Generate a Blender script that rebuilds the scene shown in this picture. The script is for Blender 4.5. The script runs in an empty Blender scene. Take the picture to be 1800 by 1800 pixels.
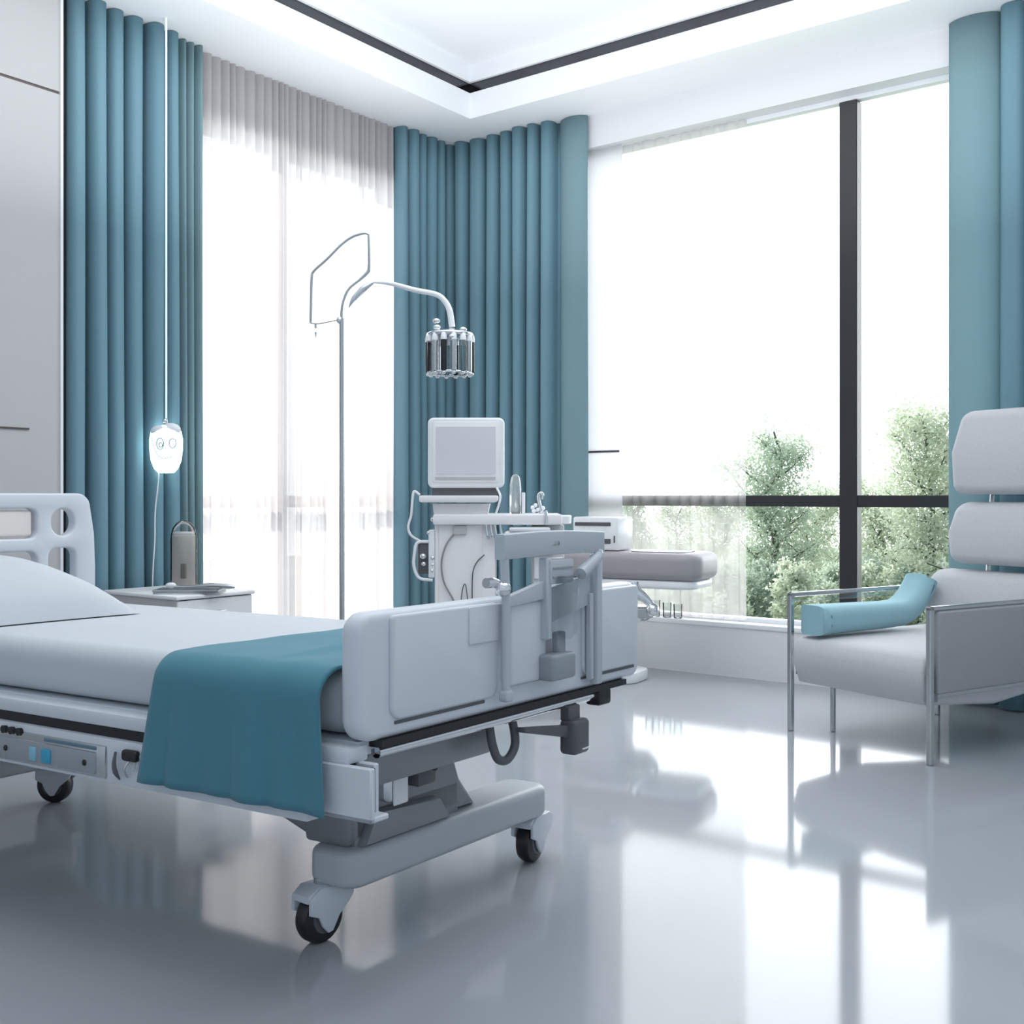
import bpy, bmesh, math, random
from mathutils import Vector, Matrix, noise

# ---------------------------------------------------------------- camera, sky, sun, added fill lights, exposure
C = bpy.context.scene
FPX = 1900.0
HCAM = 1.05
CAM = Vector((4.89, -5.81, HCAM))
YAW = math.radians(36.77)
F = Vector((-math.sin(YAW), math.cos(YAW), 0))
R = Vector((math.cos(YAW), math.sin(YAW), 0))
cam_d = bpy.data.cameras.new('camera'); cam = bpy.data.objects.new('camera', cam_d)
C.collection.objects.link(cam); C.camera = cam
cam.location = CAM; cam.rotation_euler = (math.pi / 2, 0, YAW)
cam_d.sensor_width = 36; cam_d.lens = FPX / 1800 * 36; cam_d.shift_y = -27 / 1800
cam_d.clip_end = 400

SKY_BRIGHT = (3.3, 3.38, 3.5); SKY_DIM = (.30, .36, .42)
w = bpy.data.worlds.new('sky'); C.world = w; w.use_nodes = True
nt = w.node_tree; nt.nodes.clear()
N = nt.nodes.new; L = nt.links.new
tc = N('ShaderNodeTexCoord'); dp = N('ShaderNodeVectorMath'); dp.operation = 'DOT_PRODUCT'
dp.inputs[1].default_value = (-.72, .69, .05)
mr = N('ShaderNodeMapRange'); mr.interpolation_type = 'SMOOTHSTEP'
mr.inputs['From Min'].default_value = -.25; mr.inputs['From Max'].default_value = .35
mx = N('ShaderNodeMix'); mx.data_type = 'RGBA'
mx.inputs[6].default_value = (*SKY_DIM, 1); mx.inputs[7].default_value = (*SKY_BRIGHT, 1)
bg = N('ShaderNodeBackground'); wo = N('ShaderNodeOutputWorld')
L(tc.outputs['Generated'], dp.inputs[0]); L(dp.outputs['Value'], mr.inputs['Value'])
L(mr.outputs['Result'], mx.inputs[0]); L(mx.outputs[2], bg.inputs['Color']); L(bg.outputs[0], wo.inputs[0])
bg.inputs['Strength'].default_value = 1.0

sun_d = bpy.data.lights.new('sun', 'SUN'); sun = bpy.data.objects.new('sun', sun_d)
C.collection.objects.link(sun)
sun_d.energy = 2.6; sun_d.angle = math.radians(2.5); sun_d.color = (1, .9, .82)
sun.rotation_euler = Vector((.80, -.34, -.60)).to_track_quat('-Z', 'Y').to_euler()
sun.location = (-6, 4, 8)

ar_d = bpy.data.lights.new('added_down_fill', 'AREA'); ar = bpy.data.objects.new('added_down_fill', ar_d)  # added area light under the ceiling, brightens the room without a real fixture
C.collection.objects.link(ar); ar_d.shape = 'RECTANGLE'; ar_d.size = 4; ar_d.size_y = 3
ar_d.energy = 30; ar_d.color = (.93, .97, 1.0)
ar.location = (3.4, -3.0, 3.78)

C.view_settings.view_transform = 'Standard'; C.view_settings.look = 'None'
up_d = bpy.data.lights.new('added_ceiling_fill', 'AREA'); up = bpy.data.objects.new('added_ceiling_fill', up_d)  # added upward light in mid-air, no fixture there, only lifts the ceiling
C.collection.objects.link(up); up_d.shape = 'RECTANGLE'; up_d.size = 4; up_d.size_y = 4
up_d.energy = 56; up_d.color = (.95, .98, 1.0); up.rotation_euler = (math.pi, 0, 0)
up.location = (2.7, -2.8, 2.35)

C.view_settings.exposure = 0.66; C.view_settings.gamma = 1.0; C.view_settings.use_curve_mapping = False

# ---------------------------------------------------------------- helpers
def pt(X, Z, z=0.0):
    p = CAM + F * Z + R * X
    return Vector((p.x, p.y, z))
def pix(px, py, Z):
    return pt((px - 900) / FPX * Z, Z, HCAM - (py - 873) / FPX * Z)
class Frame:
    def __init__(s, o, x, y, z=(0, 0, 1)):
        s.o = Vector(o); s.x = Vector(x); s.y = Vector(y); s.z = Vector(z)
    def __call__(s, p):
        return s.o + s.x * p[0] + s.y * p[1] + s.z * p[2]
WORLD = Frame((0, 0, 0), (1, 0, 0), (0, 1, 0))

def catmull(pts, n=8, closed=False):
    P = [Vector(p) for p in pts]
    if len(P) < 3: return P
    out = []
    m = len(P)
    rng = range(m if closed else m - 1)
    for i in rng:
        if closed:
            a, b, c, d = P[(i - 1) % m], P[i], P[(i + 1) % m], P[(i + 2) % m]
        else:
            a = P[i - 1] if i else P[0] * 2 - P[1]; b = P[i]; c = P[i + 1]
            d = P[i + 2] if i + 2 < m else P[-1] * 2 - P[-2]
        for k in range(n):
            t = k / n
            out.append(.5 * ((2 * b) + (c - a) * t + (2 * a - 5 * b + 4 * c - d) * t * t + (3 * b - a - 3 * c + d) * t ** 3))
    if not closed: out.append(P[-1])
    return out
def rrect(x0, y0, x1, y1, r, n=6):
    rs = r if isinstance(r, (list, tuple)) else (r,) * 4
    out = []
    for (cx, cy, a, q) in ((x1, y1, 0, rs[2]), (x0, y1, 90, rs[3]), (x0, y0, 180, rs[0]), (x1, y0, 270, rs[1])):
        sx = -1 if cx == x1 else 1; sy = -1 if cy == y1 else 1
        if q <= 1e-6: out.append((cx, cy)); continue
        for k in range(n + 1):
            t = math.radians(a + 90 * k / n)
            out.append((cx + sx * q + q * math.cos(t), cy + sy * q + q * math.sin(t)))
    return out

class MB:
    def __init__(s, fr=WORLD): s.bm = bmesh.new(); s.fr = fr
    def _add(s, tmp, fr=None):
        fr = fr or s.fr
        vm = {v: s.bm.verts.new(fr(v.co)) for v in tmp.verts}
        for f in tmp.faces:
            try: s.bm.faces.new([vm[v] for v in f.verts])
            except ValueError: pass
        tmp.free()
    def box(s, a, b, bev=0, seg=3, rot=None):
        t = bmesh.new(); bmesh.ops.create_cube(t, size=1)
        a = Vector(a); b = Vector(b); c = (a + b) / 2; d = b - a
        for v in t.verts: v.co = Vector((v.co.x * d.x, v.co.y * d.y, v.co.z * d.z))
        if bev: bmesh.ops.bevel(t, geom=t.edges[:], offset=bev, segments=seg, affect='EDGES', profile=.5)
        for v in t.verts:
            if rot is not None: v.co = rot @ v.co
            v.co += c
        s._add(t); return s
    def prism(s, outline, plane, h0, h1, holes=(), bev=0, seg=2):
        """outline in 2-D; plane 'xy','xz','yz'; extruded over the third axis from h0 to h1"""
        t = bmesh.new(); edges = []
        for lp in (outline,) + tuple(holes):
            vs = [t.verts.new((p[0], p[1], 0)) for p in lp]
            edges += [t.edges.new((vs[i], vs[(i + 1) % len(vs)])) for i in range(len(vs))]
        if holes: bmesh.ops.triangle_fill(t, edges=edges, use_beauty=True)
        else: t.faces.new(t.verts[:])
        r = bmesh.ops.extrude_face_region(t, geom=t.faces[:])
        for g in r['geom']:
            if isinstance(g, bmesh.types.BMVert): g.co.z = 1
        bmesh.ops.recalc_face_normals(t, faces=t.faces[:])
        sc = h1 - h0
        for v in t.verts: v.co.z = h0 + sc * v.co.z
        if bev:
            es = [e for e in t.edges if len(e.link_faces) == 2 and abs(e.verts[0].co.z - e.verts[1].co.z) < 1e-7 and e.calc_face_angle(0) > 1.0]
            bmesh.ops.bevel(t, geom=es, offset=bev, segments=seg, affect='EDGES', profile=.5)
        for v in t.verts:
            p, q, h = v.co
            v.co = {'xy': (p, q, h), 'xz': (p, h, q), 'yz': (h, p, q)}[plane]
        s._add(t); return s
    def tube(s, pts, r, n=10, smooth=0, closed=False, cap=True):
        P = [Vector(p) for p in pts]
        if smooth:
            if isinstance(r, (list, tuple)):
                m = len(P); tt = [i / (m - 1) for i in range(m)]
                P2 = catmull(P, smooth, closed); rr = []
                for i in range(len(P2)):
                    u = i / (len(P2) - 1) * (m - 1); k = min(int(u), m - 2)
                    rr.append(r[k] + (r[k + 1] - r[k]) * (u - k))
                P, r = P2, rr
            else: P = catmull(P, smooth, closed)
        P = [s.fr(p) for p in P]; m = len(P)
        rad = r if isinstance(r, (list, tuple)) else [r] * m
        up = None; rings = []
        for i in range(m):
            if closed: d = P[(i + 1) % m] - P[i - 1]
            else: d = P[min(i + 1, m - 1)] - P[max(i - 1, 0)]
            if d.length < 1e-9: d = Vector((0, 0, 1))
            d.normalize()
            if up is None:
                up = Vector((0, 0, 1)) if abs(d.z) < .9 else Vector((1, 0, 0))
            side = d.cross(up)
            if side.length < 1e-6: side = d.orthogonal()
            side.normalize(); up = side.cross(d).normalized()
            rings.append([s.bm.verts.new(P[i] + (side * math.cos(2 * math.pi * k / n) + up * math.sin(2 * math.pi * k / n)) * rad[i]) for k in range(n)])
        rg = range(m) if closed else range(m - 1)
        for i in rg:
            A, B = rings[i], rings[(i + 1) % m]
            for k in range(n):
                s.bm.faces.new((A[k], A[(k + 1) % n], B[(k + 1) % n], B[k]))
        if cap and not closed:
            s.bm.faces.new(rings[0][::-1]); s.bm.faces.new(rings[-1])
        return s
    def lathe(s, prof, c, axis='z', n=28):
        """prof: (radius, height) pairs"""
        rings = []
        for (r, h) in prof:
            ring = []
            for k in range(n):
                a = 2 * math.pi * k / n; x = max(r, 1e-4) * math.cos(a); y = max(r, 1e-4) * math.sin(a)
                p = {'z': (x, y, h), 'x': (h, x, y), 'y': (x, h, y)}[axis]
                ring.append(s.bm.verts.new(s.fr(Vector(c) + Vector(p))))
            rings.append(ring)
        for A, B in zip(rings, rings[1:]):
            for k in range(n): s.bm.faces.new((A[k], A[(k + 1) % n], B[(k + 1) % n], B[k]))
        s.bm.faces.new(rings[0][::-1]); s.bm.faces.new(rings[-1]); return s
    def grid(s, fn, nu, nv):
        vs = [[s.bm.verts.new(s.fr(fn(i / nu, j / nv))) for j in range(nv + 1)] for i in range(nu + 1)]
        for i in range(nu):
            for j in range(nv):
                s.bm.faces.new((vs[i][j], vs[i + 1][j], vs[i + 1][j + 1], vs[i][j + 1]))
        return s
    def ball(s, c, r, u=16, v=10, sc=(1, 1, 1)):
        t = bmesh.new(); bmesh.ops.create_uvsphere(t, u_segments=u, v_segments=v, radius=1)
        for q in t.verts: q.co = Vector(c) + Vector((q.co.x * r * sc[0], q.co.y * r * sc[1], q.co.z * r * sc[2]))
        s._add(t); return s
    def build(s, name, m, parent=None, ang=35, solid=0, recalc=True, off=0):
        if recalc: bmesh.ops.recalc_face_normals(s.bm, faces=s.bm.faces[:])
        me = bpy.data.meshes.new(name)
        root = parent
        while root is not None and root.parent: root = root.parent
        base = Vector((0, 0, 0))
        if root is not None and root.type == 'EMPTY': base = Vector(root.location)
        elif root is not None: base = Vector(root.location)
        else:
            if len(s.bm.verts):
                lo = Vector((min(v.co.x for v in s.bm.verts), min(v.co.y for v in s.bm.verts), min(v.co.z for v in s.bm.verts)))
                hi = Vector((max(v.co.x for v in s.bm.verts), max(v.co.y for v in s.bm.verts), 0))
                base = Vector(((lo.x + hi.x) / 2, (lo.y + hi.y) / 2, lo.z))
        for v in s.bm.verts: v.co -= base
        s.bm.to_mesh(me); s.bm.free()
        for p in me.polygons: p.use_smooth = True
        me.set_sharp_from_angle(angle=math.radians(ang))
        o = bpy.data.objects.new(name, me); C.collection.objects.link(o)
        me.materials.append(m)
        if parent is None: o.location = base
        else: o.parent = parent
        if solid:
            md = o.modifiers.new('thick', 'SOLIDIFY'); md.thickness = solid; md.offset = off
        return o
def thing(name, label, cat, loc, group=None):
    o = bpy.data.objects.new(name, None); C.collection.objects.link(o)
    o.location = loc; o.empty_display_size = .1
    o['label'] = label; o['category'] = cat
    if group: o['group'] = group
    return o
def tag(o, label, cat, group=None, kind=None):
    o['label'] = label; o['category'] = cat
    if group: o['group'] = group
    if kind: o['kind'] = kind
    return o
def struct(o, label=None):
    o['kind'] = 'structure'
    if label: o['label'] = label
    return o

# ---------------------------------------------------------------- materials
def mat(name, col, rough=.5, metal=0, bump=0, bscale=60, var=.03, vscale=6, coat=0, trans=0, ior=1.5, sheen=0, spec=.5, sub=0):
    m = bpy.data.materials.new(name); m.use_nodes = True
    t = m.node_tree; b = t.nodes['Principled BSDF']
    tcn = t.nodes.new('ShaderNodeTexCoord'); no = t.nodes.new('ShaderNodeTexNoise')
    no.inputs['Scale'].default_value = vscale; no.inputs['Detail'].default_value = 3
    t.links.new(tcn.outputs['Object'], no.inputs['Vector'])
    mixn = t.nodes.new('ShaderNodeMix'); mixn.data_type = 'RGBA'
    lo = tuple(max(0, c * (1 - var)) for c in col); hi = tuple(min(1, c * (1 + var)) for c in col)
    mixn.inputs[6].default_value = (*lo, 1); mixn.inputs[7].default_value = (*hi, 1)
    t.links.new(no.outputs['Fac'], mixn.inputs[0]); t.links.new(mixn.outputs[2], b.inputs['Base Color'])
    b.inputs['Roughness'].default_value = rough; b.inputs['Metallic'].default_value = metal
    b.inputs['Coat Weight'].default_value = coat; b.inputs['Coat Roughness'].default_value = .05
    b.inputs['Transmission Weight'].default_value = trans; b.inputs['IOR'].default_value = ior
    b.inputs['Sheen Weight'].default_value = sheen; b.inputs['Specular IOR Level'].default_value = spec
    if bump:
        n2 = t.nodes.new('ShaderNodeTexNoise'); n2.inputs['Scale'].default_value = bscale; n2.inputs['Detail'].default_value = 4
        t.links.new(tcn.outputs['Object'], n2.inputs['Vector'])
        bp = t.nodes.new('ShaderNodeBump'); bp.inputs['Strength'].default_value = bump; bp.inputs['Distance'].default_value = .01
        t.links.new(n2.outputs['Fac'], bp.inputs['Height']); t.links.new(bp.outputs[0], b.inputs['Normal'])
    return m
def cloth_mat(name, col, tcol, transl, transp=0, weave=400):
    m = bpy.data.materials.new(name); m.use_nodes = True
    t = m.node_tree; t.nodes.clear(); n = t.nodes.new; l = t.links.new
    out = n('ShaderNodeOutputMaterial'); d = n('ShaderNodeBsdfDiffuse'); tr = n('ShaderNodeBsdfTranslucent')
    tp = n('ShaderNodeBsdfTransparent'); m1 = n('ShaderNodeMixShader'); m2 = n('ShaderNodeMixShader')
    c = n('ShaderNodeTexCoord'); no = n('ShaderNodeTexNoise'); no.inputs['Scale'].default_value = weave
    mx_ = n('ShaderNodeMix'); mx_.data_type = 'RGBA'
    mx_.inputs[6].default_value = (*[x * .93 for x in col], 1); mx_.inputs[7].default_value = (*[min(1, x * 1.07) for x in col], 1)
    l(c.outputs['Object'], no.inputs['Vector']); l(no.outputs['Fac'], mx_.inputs[0]); l(mx_.outputs[2], d.inputs['Color'])
    tr.inputs['Color'].default_value = (*tcol, 1)
    m1.inputs[0].default_value = transl; m2.inputs[0].default_value = transp
    l(d.outputs[0], m1.inputs[1]); l(tr.outputs[0], m1.inputs[2]); l(m1.outputs[0], m2.inputs[1]); l(tp.outputs[0], m2.inputs[2])
    l(m2.outputs[0], out.inputs[0]); return m
def glass_mat(name, tint=(1, 1, 1), gloss=.12, rough=.02):
    m = bpy.data.materials.new(name); m.use_nodes = True
    t = m.node_tree; t.nodes.clear(); n = t.nodes.new; l = t.links.new
    out = n('ShaderNodeOutputMaterial'); tp = n('ShaderNodeBsdfTransparent'); g = n('ShaderNodeBsdfGlossy')
    mx_ = n('ShaderNodeMixShader'); fr = n('ShaderNodeLayerWeight'); fr.inputs['Blend'].default_value = gloss
    tp.inputs['Color'].default_value = (*tint, 1); g.inputs['Roughness'].default_value = rough
    l(fr.outputs['Fresnel'], mx_.inputs[0]); l(tp.outputs[0], mx_.inputs[1]); l(g.outputs[0], mx_.inputs[2]); l(mx_.outputs[0], out.inputs[0])
    return m
def emis(name, col, s):
    m = bpy.data.materials.new(name); m.use_nodes = True
    b = m.node_tree.nodes['Principled BSDF']
    b.inputs['Base Color'].default_value = (*col, 1); b.inputs['Emission Color'].default_value = (*col, 1)
    b.inputs['Emission Strength'].default_value = s; return m

WALL = mat('wall_paint', (.80, .80, .82), .6, var=.01)
PANEL = mat('panel_laminate', (.53, .515, .52), .45, var=.015)
CEIL = mat('ceiling_paint', (.90, .91, .93), .7, var=.01)
DARKMETAL = mat('dark_mirror_metal', (.10, .10, .11), .08, 1, var=.3, vscale=3)
GROOVE = mat('groove_bronze', (.12, .10, .10), .4, .5)
BLACK = mat('black_plastic', (.012, .013, .016), .35)
FRAMEM = mat('dark_window_frame', (.035, .036, .038), .4, .2)
def floor_mat():
    m = mat('white_epoxy_floor', (.37, .388, .415), .06, var=.02, vscale=1.2, coat=0, ior=1.46)
    b = m.node_tree.nodes['Principled BSDF']; t = m.node_tree
    no = t.nodes.new('ShaderNodeTexNoise'); no.inputs['Scale'].default_value = .9; no.inputs['Detail'].default_value = 2
    mrn = t.nodes.new('ShaderNodeMapRange'); mrn.inputs['To Min'].default_value = .035; mrn.inputs['To Max'].default_value = .13
    tcn = t.nodes.new('ShaderNodeTexCoord'); t.links.new(tcn.outputs['Object'], no.inputs['Vector'])
    t.links.new(no.outputs['Fac'], mrn.inputs['Value']); t.links.new(mrn.outputs['Result'], b.inputs['Roughness'])
    return m
FLOOR = floor_mat()
CURT = cloth_mat('teal_curtain_cloth', (.20, .345, .41), (.28, .48, .54), .07)
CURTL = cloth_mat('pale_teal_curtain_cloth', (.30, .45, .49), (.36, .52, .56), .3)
SHEER = cloth_mat('white_sheer_cloth', (.80, .78, .79), (.52, .495, .49), .62, .05)
SHEER2 = cloth_mat('fine_white_sheer_cloth', (.7, .68, .68), (.72, .69, .67), .65, .50)
GLASS = glass_mat('window_glass', (.97, .98, .98), .06)
WPLAST = mat('white_plastic', (.66, .69, .74), .35, var=.01)
WGLOSS = mat('white_gloss_enamel', (.88, .89, .91), .22, var=.01)
GPLAST = mat('grey_plastic', (.33, .35, .38), .4, var=.02)
DGREY = mat('dark_grey_plastic', (.11, .11, .12), .4, var=.03)
MGREY = mat('mid_grey_metal', (.27, .28, .30), .35, .4, var=.03)
CHROME = mat('chrome', (.78, .80, .82), .08, 1, var=.02)
STEEL = mat('brushed_steel', (.55, .57, .58), .25, 1, var=.04)
SHEET = mat('white_bed_linen', (.57, .60, .635), .85, bump=.05, bscale=500, sheen=.1)
TEAL = mat('teal_blanket_cloth', (.066, .225, .29), .85, bump=.12, bscale=600, sheen=.15, var=.05)
PALETEAL = mat('pale_teal_upholstery', (.30, .50, .56), .8, bump=.05, bscale=500)
UPH = mat('light_grey_upholstery', (.56, .56, .58), .85, bump=.25, bscale=350, var=.06, vscale=80)
SCREEN = mat('pale_screen', (.74, .73, .78), .25)
UPH_SHADED = mat('shaded_grey_upholstery', (.36, .365, .385), .85, bump=.25, bscale=350, var=.06, vscale=80)  # darker copy of the seat cloth, shade of the side away from light
TAUPE = mat('grey_cushion_vinyl', (.36, .34, .36), .4)
LAMPM = emis('lamp_glow', (.85, 1, 1), 1.9)
LINEM = mat('lamp_line', (.25, .4, .42), .4)
BLUE = mat('blue_button', (.05, .35, .55), .3)
CLEAR = glass_mat('clear_glass', (.93, .95, .95), .22)
SMOKE = glass_mat('smoked_glass', (.92, .91, .89), .25)

# ---------------------------------------------------------------- room
HC = 3.47
m = MB(); m.box((-.3, -8.5, -.1), (8.5, .3, 0)); struct(m.build('floor', FLOOR))
def wall_with_hole(name, axis, s0, s1, h, hole, thick, mt=WALL):
    a, b, z0, z1 = hole; m = MB()
    def bx(p0, p1, q0, q1):
        if p1 - p0 < 1e-3 or q1 - q0 < 1e-3: return
        if axis == 'y': m.box((p0, 0, q0), (p1, thick, q1))
        else: m.box((-thick, p0, q0), (0, p1, q1))
    bx(s0, a, 0, h); bx(b, s1, 0, h); bx(a, b, 0, z0); bx(a, b, z1, h)
    return struct(m.build(name, mt))
wall_with_hole('wall_right', 'y', 0, 8.5, 3.9, (1.06, 3.95, .31, 3.27), .22)
wall_with_hole('wall_left', 'x', -8.5, 0.22, 3.9, (-2.12, -.50, .03, 3.12), .22)
# window sill
m = MB(); m.box((1.02, -.008, .285), (4.0, .10, .315), .006); struct(m.build('trim_1', WGLOSS))
# ceiling with a recessed tray
m = MB(); m.box((-.2, -8.5, 3.81), (8.5, .2, 3.92)); struct(m.build('ceiling', CEIL))
sx, sy = .53, -.425
m = MB(); m.box((0, -8.5, HC), (sx, 0, 3.634)); m.box((sx, sy, HC), (8.5, 0, 3.634)); struct(m.build('trim_2', CEIL))
m = MB(); m.box((0, -8.5, 3.634), (sx - .02, 0, 3.705)); m.box((sx - .02, sy + .02, 3.634), (8.5, 0, 3.705)); struct(m.build('trim_3', DARKMETAL))
m = MB(); m.box((0, -8.5, 3.705), (sx, 0, 3.81)); m.box((sx, sy, 3.705), (8.5, 0, 3.81)); struct(m.build('trim_4', CEIL))
# wall panelling at the bed head
m = MB()
m.box((0.001, -8.5, 0), (.10, -2.985, 2.958)); m.box((0.001, -8.5, 2.972), (.10, -2.985, HC))
struct(m.build('wall_left_panel', PANEL))
m = MB(); m.box((0.001, -8.5, 2.956), (.094, -2.99, 2.974)); struct(m.build('trim_5', GROOVE))
m = MB(); m.box((0.001, -2.985, 0), (.108, -2.972, HC)); struct(m.build('trim_6', WGLOSS))
m = MB(); m.box((0.001, -2.970, 0), (.06, -2.93, HC)); struct(m.build('trim_7', BLACK))

def window(n, axis, a, b, z0, z1, mulls, rails, fw=.055, depth=(.10, .16), mat_=FRAMEM):
    root = bpy.data.objects.new('window_%d' % n, None); C.collection.objects.link(root); root['kind'] = 'structure'
    sg = 1 if axis == 'y' else -1
    root.location = ((a + b) / 2, .13, z0) if axis == 'y' else (-.13, (a + b) / 2, z0)
    def bx(m, p0, p1, q0, q1, d0=depth[0], d1=depth[1], bev=.004):
        if axis == 'y': m.box((p0, d0, q0), (p1, d1, q1), bev, 1)
        else: m.box((-d1, p0, q0), (-d0, p1, q1), bev, 1)
    m = MB()
    bx(m, a, a + .04, z0, z1); bx(m, b - .04, b, z0, z1); bx(m, a, b, z0, z0 + .03); bx(m, a, b, z1 - .03, z1)
    m.build('window_frame', WGLOSS, root)
    for (c, ww) in mulls:
        m = MB(); bx(m, c - ww / 2, c + ww / 2, z0 + .03, z1 - .03, depth[0] - .01, depth[1] + .01); m.build('mullion', mat_, root)
    for (c, ww) in rails:
        m = MB(); bx(m, a + .04, b - .04, c - ww / 2, c + ww / 2); m.build('rail', mat_, root)
    m = MB(); bx(m, a + .03, b - .03, z0 + .02, z1 - .02, .127, .133, 0); m.build('pane', GLASS, root)
    return root
window(1, 'y', 1.06, 3.95, .31, 3.27, [(2.80, .10)], [(1.025, .065)])
window(2, 'x', -2.12, -.50, .03, 3.12, [(-1.44, .07)], [(1.02, .07)], mat_=mat('grey_window_frame', (.25, .24, .24), .4))

m = MB(); m.box((.10, -3.6, 1.360), (.108, -3.14, 1.368), .001, 1); struct(m.build('trim_8', GROOVE))
FROST = cloth_mat('frosted_side_panel', (.8, .8, .82), (.9, .9, .93), .85)
m = MB(); m.box((1.10, .040, .316), (1.38, .046, 1.330)); m.box((1.10, .040, 1.342), (1.38, .046, 3.265)); struct(m.build('trim_9', FROST))
m = MB(); m.box((1.10, .041, 1.329), (1.36, .045, 1.343)); struct(m.build('trim_10', GROOVE))
# ---------------------------------------------------------------- curtains
def curtain(name, axis, s0, s1, base, amp, pitch, z0, z1, mt, label, group, seed=1, sharp=.2, nz=10, thick=.003, wob=.15, ret=0):
    """pleated drape hanging beside a wall: broad rounded ribs and narrow deep valleys"""
    rnd = random.Random(seed)
    n = max(1, round(abs(s1 - s0) / pitch)); ws = [1 + rnd.uniform(-wob, wob) for _ in range(n)]
    tot = sum(ws); segs = []; u = s0
    for wv in ws:
        du = (s1 - s0) * wv / tot; segs.append((u, du, amp * rnd.uniform(.85, 1.1))); u += du
    K = 24; samp = []; gap = .24 if sharp < .3 else 0
    for (u, du, am) in segs:
        for k in range(K):
            t = .5 - .5 * math.cos(math.pi * k / K)
            if gap:
                q = abs(2 * t - 1)
                samp.append((u + du * (1 - gap) * t, am * (.0 if k == 0 else .45 + .55 * max(0, 1 - q ** 3.2) ** .6)))
            else: samp.append((u + du * t, am * (abs(math.sin(math.pi * t)) ** sharp)))
        if gap: samp.append((u + du * (1 - gap), am * .40)); samp.append((u + du * (1 - gap) + .0005, 0))
    samp.append((s1, 0))
    m = MB(); ph = rnd.uniform(0, 9)
    def fn(i, j):
        k = round(i * (len(samp) - 1)); s_, a_ = samp[k]
        z = z0 + (z1 - z0) * j
        flare = 1 + .12 * (1 - j) ** 2
        s_ += .006 * math.sin(3 * s_ * 9 + ph + 2.2 * j) * (1 - j)
        off = base + a_ * flare + .004 * math.sin(5 * j + s_ * 14)
        return (s_, -off, z) if axis == 'y' else (off, s_, z)
    m.grid(fn, len(samp) - 1, nz)
    o = m.build(name, mt, None, 60, solid=thick)
    tag(o, label, 'curtain', group); return o
curtain('curtain', 'x', -2.925, -2.30, .015, .118, .098, .012, HC - .004, CURT, 'teal pleated curtain beside the white wall panel, behind the headboard', 'teal floor length curtains', 3)
curtain('curtain', 'x', -2.295, -2.14, .03, .06, .05, .012, HC - .004, CURTL, 'narrow teal curtain edge coloured pale as if lit by the hanging glowing lamp', 'teal floor length curtains', 5, sharp=.8)  # paler cloth stands in for the lamp's light on this strip
curtain('curtain', 'x', -.60, -.15, .02, .10, .082, .012, HC - .004, CURT, 'teal pleated curtain left of the room corner, right of the long white sheer', 'teal floor length curtains', 8)
curtain('curtain', 'y', .03, .96, .02, .11, .118, .012, HC - .004, CURT, 'teal pleated curtain right of the room corner, behind the monitor cart', 'teal floor length curtains', 11, wob=.3)
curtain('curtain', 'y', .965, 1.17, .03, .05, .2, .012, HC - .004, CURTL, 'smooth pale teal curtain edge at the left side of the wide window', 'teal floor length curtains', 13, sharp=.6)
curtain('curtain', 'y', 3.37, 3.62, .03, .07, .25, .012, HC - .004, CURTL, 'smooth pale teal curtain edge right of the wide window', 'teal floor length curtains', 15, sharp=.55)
curtain('curtain', 'y', 3.625, 4.75, .02, .12, .16, .012, HC - .004, CURT, 'teal pleated curtain behind the high-backed armchair', 'teal floor length curtains', 17, wob=.25)
curtain('sheer_curtain', 'x', -2.15, -.595, .012, .03, .055, .02, HC - .004, SHEER, 'long white sheer curtain over the left window', 'white sheers', 21, sharp=1.0, wob=.45, thick=0)
curtain('sheer_curtain', 'y', 1.065, 2.20, -.085, .022, .085, .325, 3.26, SHEER2, 'white sheer curtain drawn over the left half of the wide window', 'white sheers', 23, sharp=1.0, wob=.4, thick=0)

# ---------------------------------------------------------------- hospital bed
a1 = math.radians(37.5); a2 = math.radians(59.5)
o0 = pt(-.308, 2.183)
BW = (R * math.sin(a1) + F * math.cos(a1)); BU = (-R * math.sin(a2) + F * math.cos(a2))
BED = Frame((o0.x, o0.y, 0), BW, BU)
bc = BED((.5, 1.0, 0))
bed = thing('hospital_bed', 'white adjustable hospital bed on castors with a tall footboard and white mattress', 'bed', bc)
# mattress
m = MB(BED); m.box((.03, .062, .548), (.845, 2.02, .684), .05, 6)
m.build('mattress', SHEET, bed, 60)
# footboard
m = MB(BED)
out = rrect(0, .545, 1.1, .812, (.05, .035, .05, .045), 8)
m.prism(out, 'xz', 0, .055, bev=.018, seg=4)
fb = m.build('footboard', WPLAST, bed, 50)
for (x0, x1, r) in ((.085, .44, .03), (.80, 1.075, .03)):
    m = MB(BED); m.prism(rrect(x0, .583, x1, .803, (r, r, .012, .012)), 'xz', -.010, .004, bev=.006, seg=2)
    m.build('raised_panel', WPLAST, fb, 50)
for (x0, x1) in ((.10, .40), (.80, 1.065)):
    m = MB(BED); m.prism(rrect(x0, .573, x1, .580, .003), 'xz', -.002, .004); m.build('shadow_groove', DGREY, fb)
m = MB(BED); m.prism(rrect(.33, .715, .47, .80, .006), 'xz', -.014, -.008, bev=.002); m.build('label_plate', GPLAST if False else WPLAST, fb)
m = MB(BED); m.box((.47, -.020, .60), (.62, -.004, .80), .012, 3); m.build('raised_panel', WPLAST, fb)
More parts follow.
